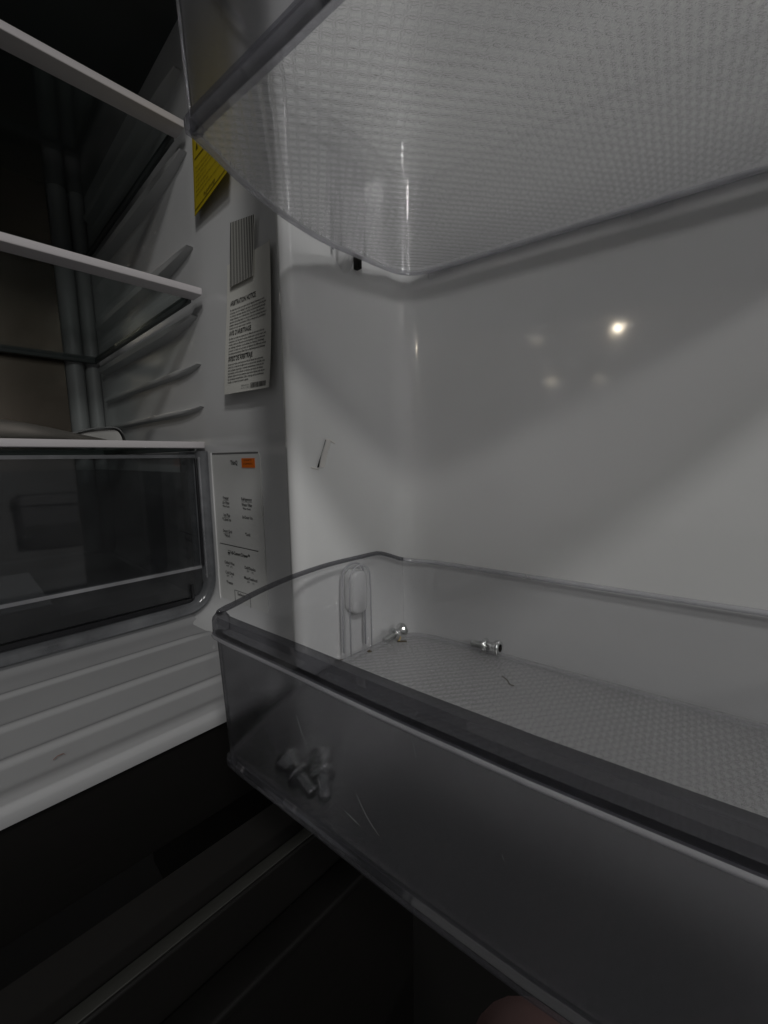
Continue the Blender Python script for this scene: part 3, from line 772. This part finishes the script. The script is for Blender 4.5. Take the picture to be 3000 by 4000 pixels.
ES = ['Al usar este producto, usted acepta que todas las disputas que surjan entre', 'usted y LG o se relacionen de alg\u00fan modo con este producto (incluidas, entre', 'otras, las disputas de garant\u00eda) se resolver\u00e1n exclusivamente a trav\u00e9s de arbi-', 'traje vinculante en forma individual. Los t\u00e9rminos del acuerdo de arbitraje', '(incluyendo detalles sobre el procedimiento para resolver disputas) est\u00e1n disponi-', 'bles en www.lg.com/us/arbitration (USA) o www.lg.com/ca_en/arbitration', '(Canad\u00e1) o en el manual del propietario o garant\u00eda.']
def leaf_text(body, u0, u1, v0, h, bold=0.0, fit=True, res=2):
    v, f = text_vf(body, h, res, bold)
    a1 = max(p[0] for p in v)
    k = (u1 - u0) / a1
    return [leaf(u0 + p[0] * k, v0 + p[1] / 0.107, 0.00035) for p in v], f
for head, vh, body, v1, mat_, uw in (('ARBITRATION NOTICE', 0.680, EN, 0.640, ink, 0.56), ("AVIS D'ARBITRAGE", 0.452, FR, 0.421, ink, 0.47), ('AVISO DE ARBITRAJE', 0.252, ES, 0.222, ink, 0.52)):
    mesh('heading', *leaf_text(head, 0.09, 0.09 + uw, vh, 0.0038, 0.022), ink, nl)
    parts = []
    for i, ln in enumerate(body):
        w = 0.88 if i < 6 else 0.58
        parts.append(leaf_text(ln, 0.09, 0.09 + (w - 0.09) * (0.93 + 0.07 * ((i * 37) % 10) / 10), v1 - i * 0.0232, 0.0015, 0.02, res=1))
    mesh('printed_text', *joinvf(*parts), ink, nl)
parts = []
random.seed(4)
u = 0.60
while u < 0.90:
    w = random.choice((0.004, 0.006, 0.010, 0.014))
    parts.append(([leaf(u, 0.018, .0004), leaf(u + w, 0.018, .0004), leaf(u + w, 0.056, .0004), leaf(u, 0.056, .0004)], [(0, 1, 2, 3)]))
    u += w + random.choice((0.004, 0.006, 0.009))
mesh('barcode', *joinvf(*parts), ink, nl)
mesh('part_number', *joinvf(leaf_text('MBM66437301', 0.40, 0.57, 0.040, 0.0014, res=1), leaf_text('Rev.00_112817', 0.40, 0.58, 0.022, 0.0014, res=1)), dark_ink, nl)
# striped tape holding the leaflet
def tape(u, v_, n=0.0):
    tb, tt = -0.060 - 0.0330 * u, -0.0640 - 0.0335 * u
    zb, zt = 0.1440 + 0.0006 * u, 0.1935 - 0.0050 * u
    return fq(tb + (tt - tb) * v_, zb + (zt - zb) * v_, 0.0032 - 0.0012 * v_ + n)
tp = empty('striped_tape', fq(-0.08, 0.144), 'strip of tape with fine black vertical stripes above the printed notice', 'tape')
rows = [[tape(i / 6, j / 8) for i in range(7)] for j in range(9)]
mesh('backing', *grid(rows), paper_m, tp, True)
parts = []
for k in range(15):
    a = (k + 0.12) / 15; b = a + 0.56 / 15
    parts.append(grid([[tape(a, j / 8, 0.0003), tape(b, j / 8, 0.0003)] for j in range(9)]))
mesh('stripes', *joinvf(*parts), ink, tp)
# yellow label
def ylab(u, v_, n=0.0):      # u 0 rear .. 1 front, v 0 bottom .. 1 top
    return fq(-0.0118 - 0.066 * u - 0.0028 * v_, 0.2155 + 0.145 * v_ + 0.010 * u * (1 - v_), 0.0015 + 0.0075 * (1 - v_) ** 2 * (0.3 + 0.7 * u) + n)
yl = empty('energy_label', fq(-0.06, 0.2155), 'yellow energy label hanging on the side wall beside the shelves', 'label')
rows = [[ylab(i / 10, j / 14) for i in range(11)] for j in range(15)]
back = [[ylab(i / 10, j / 14, -0.0003) for i in range(11)] for j in range(15)]
mesh('sheet', *joinvf(grid(rows), grid(back)), yellow, yl, True)
def ytext(body, u0, u1, v0, h, bold=0):
    v, f = text_vf(body, h, 1, bold); a1 = max(p[0] for p in v)
    return [ylab(u0 + p[0] / a1 * (u1 - u0), v0 + p[1] / 0.145, 0.0004) for p in v], f
yt = ['Your cost will depend on your utility rates and use.', 'Cost range based only on models of similar capacity with', 'automatic defrost, bottom mounted freezer and', 'through the door ice.', 'Estimated operating cost based on a national', 'average electricity cost.', 'Estimated yearly electricity use is based on standard tests.']
mesh('printed_text', *joinvf(*[ytext(s, 0.07, 0.07 + 0.0145 * len(s), 0.245 - 0.026 * i, 0.0017) for i, s in enumerate(yt)]), olive_ink, yl)
mesh('printed_text', *ytext('ftc.gov/energy', 0.30, 0.62, 0.040, 0.0036, 0.01), olive_ink, yl)
mesh('heading', *ytext('ENERGYGUIDE', 0.08, 0.92, 0.86, 0.011, 0.01), olive_ink, yl)
parts = []
for a0, a1, b0, b1 in ((0.03, 0.97, 0.022, 0.027), (0.03, 0.036, 0.027, 0.97), (0.964, 0.97, 0.027, 0.97), (0.06, 0.94, 0.30, 0.306), (0.03, 0.97, 0.97, 0.975)):
    n = 8
    parts.append(grid([[ylab(a0 + (a1 - a0) * i / n, b0 + (b1 - b0) * j / n, 0.0004) for i in range(n + 1)] for j in range(n + 1)]))
mesh('border', *joinvf(*parts), olive_ink, yl)
v = [ylab(0.10, 0.345, .0004), ylab(0.16, 0.345, .0004), ylab(0.13, 0.385, .0004), ylab(0.30, 0.315, .0004), ylab(0.34, 0.315, .0004), ylab(0.32, 0.345, .0004)]
mesh('pointer', v, [(0, 1, 2), (3, 4, 5)], olive_ink, yl)

# ------------------------------------------------------------------ loose shoulder bolts in the lower bin
def make_bolt(d0, n0, ang, label, tilt=0.0, group='loose bolts in the lower bin'):
    """lies on the bin floor; ang = heading of the threaded end in door axes"""
    zf = -0.112 + 0.0042
    b = empty('shoulder_bolt', dq(d0, n0, zf), label, 'bolt', group)
    ax = math.cos(ang) * D + math.sin(ang) * N
    ax = ax * math.cos(tilt) - Z_ * math.sin(tilt)
    sd = np.cross(Z_, ax); sd /= np.linalg.norm(sd); uu = np.cross(ax, sd)
    R = 0.0042
    ctr = dq(d0, n0, zf + R)
    def lathe(prof, seg=28):
        rows = []
        for s, r in prof:
            s, r = s * 0.9, r * 0.92
            rows.append([ctr + ax * s + r * (math.cos(2 * math.pi * k / seg) * sd + math.sin(2 * math.pi * k / seg) * uu) for k in range(seg)])
        return grid(rows, True)
    head = [(-0.0036, 0.0), (-0.0036, 0.0021), (-0.0080, 0.0023), (-0.0083, 0.0030), (-0.0080, 0.0041), (-0.0072, 0.00455), (-0.0062, 0.0045), (-0.0050, 0.0038), (-0.0034, 0.0029), (-0.0022, 0.0026), (-0.0008, 0.0026), (0.0006, 0.0027)]
    mesh('head', *lathe(head), zinc, b, True, angle=50)
    mesh('socket', *lathe([(-0.0037, 0.0002), (-0.0037, 0.0020), (-0.0079, 0.0021)], 6), hole_m, b)
    mesh('collar', *lathe([(0.0006, 0.0026), (0.0007, 0.0040), (0.0013, 0.0045), (0.0021, 0.0045), (0.0026, 0.0040), (0.0027, 0.0025)]), zinc, b, True, angle=50)
    pr = [(0.0027, 0.0021)]
    for k in range(12):
        s = 0.0030 + k * 0.00068
        pr += [(s, 0.00235), (s + 0.00034, 0.0019)]
    pr += [(0.0112, 0.0018), (0.0113, 0.0013), (0.0113, 0.0)]
    mesh('thread', *lathe(pr, 20), zinc, b, True, angle=70)
    return b
make_bolt(0.0122, 0.0252, math.radians(97), 'zinc bolt with its threaded end towards the clear peg cover', 0.10)
make_bolt(0.0635, 0.0105, math.radians(-175), 'zinc bolt lying along the rear wall of the lower bin', 0.12)
make_bolt(0.0468, 0.1345, math.radians(12), 'zinc bolt behind the frosted front, nearer the bin corner', 0.14)
make_bolt(0.0535, 0.1295, math.radians(41), 'zinc bolt behind the frosted front, farther from the bin corner', 0.14)

# ------------------------------------------------------------------ crumbs and fibres on the bin floor
zf = -0.112 + 0.0043
def crumb(name, d0, n0, pts, r, mat, label):
    path = [dq(d0 + a, n0 + b, zf + r + c) for a, b, c in pts]
    o = mesh(name, *tube(catmull(path, 4), r, 7), mat, None, True)
    return tag(o, label, 'debris', 'crumbs on the bin floor')
crumb('leaf_scrap', 0.0155, 0.0262, [(-0.0010, 0.001, 0), (0.0008, 0.0, 0.0002), (0.0026, -0.0010, 0.0004), (0.0036, -0.0022, 0.0)], 0.00042, brown, 'thin dark brown scrap beside the straw coloured flake')
o = mesh('straw_flake', [dq(0.0135, 0.0262, zf), dq(0.0150, 0.0250, zf + 0.0004), dq(0.0150, 0.0236, zf + 0.0022), dq(0.0132, 0.0246, zf + 0.0028), dq(0.0128, 0.0256, zf + 0.0010)], [(0, 1, 2), (0, 2, 3), (0, 3, 4)], straw)
tag(o, 'small straw coloured flake on the bin floor near a bolt', 'debris', 'crumbs on the bin floor')
crumb('fibre', 0.0828, 0.0331, [(-0.0042, -0.0030, 0), (-0.0018, -0.0012, 0.0003), (0.0, 0.0, 0), (0.0016, 0.0028, 0.0003), (0.0036, 0.0024, 0.0)], 0.00022, brown, 'thin dark fibre lying alone on the bin floor')
o = mesh('brown_crumb', [dq(0.0080 + a, 0.0455 + b, zf + c) for a, b, c in ((-0.001, 0.0012, 0), (0.0008, 0.0014, 0), (0.0016, -0.0006, 0), (0.0002, -0.0013, 0), (0.0002, 0.0002, 0.0011))], [(0, 1, 4), (1, 2, 4), (2, 3, 4), (3, 0, 4)], brown)
tag(o, 'brown crumb at the foot of the clear peg cover', 'debris', 'crumbs on the bin floor')
crumb('twig_sliver', 0.0012, 0.0635, [(-0.001, 0.0022, 0), (0.0, 0.0, 0.0002), (0.0012, -0.002, 0.0)], 0.00022, brown, 'tiny dark sliver near the side wall of the bin')

# ------------------------------------------------------------------ bent knee of the crouching photographer, below the bin
pj = [(a, b, c - 0.014 if c > -0.65 else c) for a, b, c in [(-0.18, -0.28, -0.46), (-0.04, -0.16, -0.415), (0.10, -0.03, -0.40), (0.20, 0.060, -0.400), (0.232, 0.090, -0.425), (0.222, 0.086, -0.50), (0.205, 0.070, -0.60), (0.20, 0.062, -0.70), (0.20, 0.06, fz + 0.055), (0.225, 0.085, fz + 0.035), (0.27, 0.13, fz + 0.022), (0.30, 0.158, fz + 0.016)]]
rj = [0.075, 0.07, 0.062, 0.052, 0.046, 0.044, 0.048, 0.036, 0.030, 0.032, 0.030, 0.016]
path = catmull(pj, 6)
rr = [float(x) for x in np.interp(np.linspace(0, len(pj) - 1, len(path)), range(len(pj)), rj)]
leg = mesh('person', *tube(path, rr, 24), skin, None, True, angle=60)
tag(leg, 'bare bent knee of a crouching person below the bin', 'person')
k = 20
v, f = tube(path[:k], [r_ + 0.006 for r_ in rr[:k]], 24)
mesh('shorts', v, f, cloth, leg, True, angle=60)
